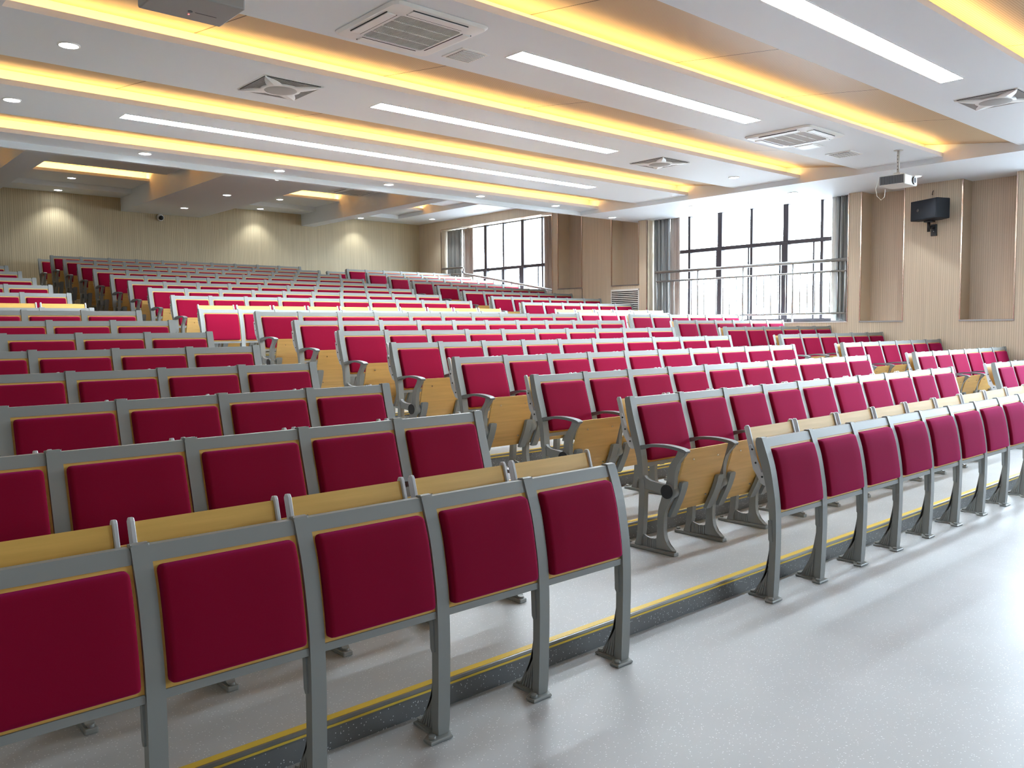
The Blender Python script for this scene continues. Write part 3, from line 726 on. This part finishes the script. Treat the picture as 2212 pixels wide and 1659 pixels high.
def desk_bracket(x0, x1, dy=0.0):
    m = MB()
    m.prism([(0.055, 0.868), (0.072, 0.860), (0.052, 0.775), (0.040, 0.725), (0.010, 0.690), (-0.008, 0.652), (-0.035, 0.640), (-0.066+dy, 0.650), (-0.050+dy, 0.700), (-0.012, 0.715), (0.008, 0.760), (0.030, 0.800)], x0, x1, M['cap'], bev=0.002)
    for p in ((0.045, 0.84), (0.022, 0.765), (-0.02, 0.69)): m.cyl((x0-0.003, p[0], p[1]), (x0+0.002, p[0], p[1]), 0.006, M['black'], 8)
    return m

def panel_standard():
    m = MB(); g = M['grey']
    post = smooth([(0.014, 0.908), (-0.004, 0.914), (-0.020, 0.911)]+PAN_F, 3)+smooth(PAN_R, 3)
    m.prism(post, 0, PW, g, bev=0.005, seg=2)
    m.prism(smooth([(-0.10, 0.36), (-0.08, 0.36), (-0.060, 0.25), (-0.035, 0.14), (0.010, 0.05), (0.035, 0.012)], 3)+[(-0.10, 0.012)], 0.020, 0.036, g)
    for i in range(5): m.prism([(-0.075, 0.30-0.03*i), (-0.070, 0.30-0.03*i), (-0.035+0.016*i, 0.015), (-0.045+0.016*i, 0.015)], 0.016, 0.040, g)
    m.prism([(-0.095, 0.455), (-0.072, 0.455), (-0.076, 0.345), (-0.085, 0.330), (-0.10, 0.335)], -0.006, 0.006, M['plate'])
    m.prism([(-0.050, -0.135), (-0.050, -0.085), (0.002, -0.062), (0.002, 0.055), (0.052, 0.055), (0.052, -0.070), (0.066, -0.100), (0.050, -0.135)], 0.0, 0.014, g, 'z', bev=0.004)
    m.cyl((-0.028, -0.110, 0.013), (-0.028, -0.110, 0.026), 0.014, g, 14); m.cyl((0.0275, 0.040, 0.013), (0.0275, 0.040, 0.026), 0.014, g, 14)
    return m

def child_of(mb, name, parent): return mb.build(name, parent)
seat0 = thing('auditorium_seat')
child_of(seat_standard(), 'standard', seat0); child_of(armrest_mesh(), 'armrest', seat0)
child_of(rail(fyS, 0.926, 0.972), 'top_rail', seat0); child_of(rail(fyS, 0.532, 0.556), 'bottom_rail', seat0)
bb = child_of(back_board(fyS, 0.928, 0.554), 'backboard', seat0)
cushion_mesh(fyS, 0.570, 0.915, XA+0.013, XB-0.013, 0.012, 0.032, M['fabric']).build('cushion', bb)
sp = child_of(seat_pan(), 'seat', seat0)
hinge_plate(0.064, 0.128).build('hinge_cover', sp); hinge_plate(0.447, 0.5115).build('hinge_cover', sp)
def add_desk(root, dy=0.0):
    db = child_of(desk_board(0.048, 0.503), 'writing_board', root)
    desk_cap(0.032, 0.048).build('edge_cap', db); desk_cap(0.503, 0.5185).build('edge_cap', db)
    desk_bracket(0.016, 0.030, dy).build('bracket', db)
add_desk(seat0)
panel0 = thing('front_panel')
child_of(panel_standard(), 'standard', panel0)
child_of(rail(fyP, 0.858, 0.905), 'top_rail', panel0); child_of(rail(fyP, 0.466, 0.492), 'bottom_rail', panel0)
bb = child_of(back_board(fyP, 0.860, 0.490), 'backboard', panel0)
cushion_mesh(fyP, 0.507, 0.846, XA+0.013, XB-0.013, 0.012, 0.032, M['fabric']).build('cushion', bb)
add_desk(panel0, 0.0)
cap_mb = MB(); cap_mb.cyl((-0.012, -0.335, 0.405), (-0.005, -0.335, 0.405), 0.044, M['black'], 28); cap_o = cap_mb.build('hinge_cap'); cap_me = cap_o.data; bpy.data.objects.remove(cap_o)
std_me = {'auditorium_seat': seat0.children[0].data, 'front_panel': panel0.children[0].data}
for q in seat0.children:
    if q.name.startswith('standard'): std_me['auditorium_seat'] = q.data
for q in panel0.children:
    if q.name.startswith('standard'): std_me['front_panel'] = q.data

def copy_tree(o, parent=None):
    c = o.copy(); C.objects.link(c); c.parent = parent
    for ch in [x for x in o.children]: copy_tree(ch, c)
    return c
ORD = ['', 'first', 'second', 'third', 'fourth', 'fifth', 'sixth', 'seventh', 'eighth', 'ninth', 'tenth']
BN = {'L': 'left', 'C': 'centre', 'R': 'right'}
LCOUNT = [5, 5, 4, 4, 4, 3, 3, 3, 2, 2, 2, 2, 1, 1]
used = {'auditorium_seat': False, 'front_panel': False}
def place(src, b, k, j, n, js):
    kind = src.name.split('.')[0]
    if not used[kind]: o = src; used[kind] = True
    else: o = copy_tree(copies[kind])
    o.location = (X0[b]+PITCH*j, YK[k], FK[k])
    tier = 'front' if k < 8 else 'rear'
    row = k if k < 8 else k-8
    if b == 'L': pos = ORD[-j]+' from the aisle'
    else: pos = ORD[j+1]+' from left'
    if kind == 'auditorium_seat':
        rn = ORD[row] if not (k == 17) else 'last'
        tag(o, 'red tip-up seat, %s, in the %s %s row of the %s block' % (pos, rn, tier, BN[b]), 'seat', 'red tip-up seats of the %s %s block' % (tier, BN[b]))
    else:
        tag(o, 'red cushioned desk panel, %s, heading the %s %s block' % (pos, tier, BN[b]), 'desk panel', 'desk panels heading the %s %s block' % (tier, BN[b]))
    extra = []
    if j == js[-1]:
        e = bpy.data.objects.new('standard', std_me[kind]); C.objects.link(e); e.parent = o; e.location = (PITCH, 0, 0)
        if kind == 'auditorium_seat':
            a = bpy.data.objects.new('armrest', arm_me); C.objects.link(a); a.parent = o; a.location = (PITCH, 0, 0)
    if j == js[0] and kind == 'auditorium_seat' and b != 'L':
        e = bpy.data.objects.new('hinge_cap', cap_me); C.objects.link(e); e.parent = o; e['label'] = 'round black hinge cap'
arm_me = [q for q in seat0.children if q.name.startswith('armrest')][0].data
# pristine templates for copying (removed at the end)
copies = {'auditorium_seat': copy_tree(seat0), 'front_panel': copy_tree(panel0)}
for k in range(18):
    for b in 'CLR':
        if b == 'L':
            if k >= len(LCOUNT): continue
            js = list(range(-LCOUNT[k], 0))
        elif b == 'C': js = list(range(10))
        else:
            if k == 0: continue
            js = list(range(6)) if k > 1 else list(range(3))
        src = panel0 if k in (0, 8) else seat0
        for j in js: place(src, b, k, j, len(js), js)
def wipe(o):
    for ch in list(o.children): wipe(ch)
    bpy.data.objects.remove(o)
for q in copies.values(): wipe(q)
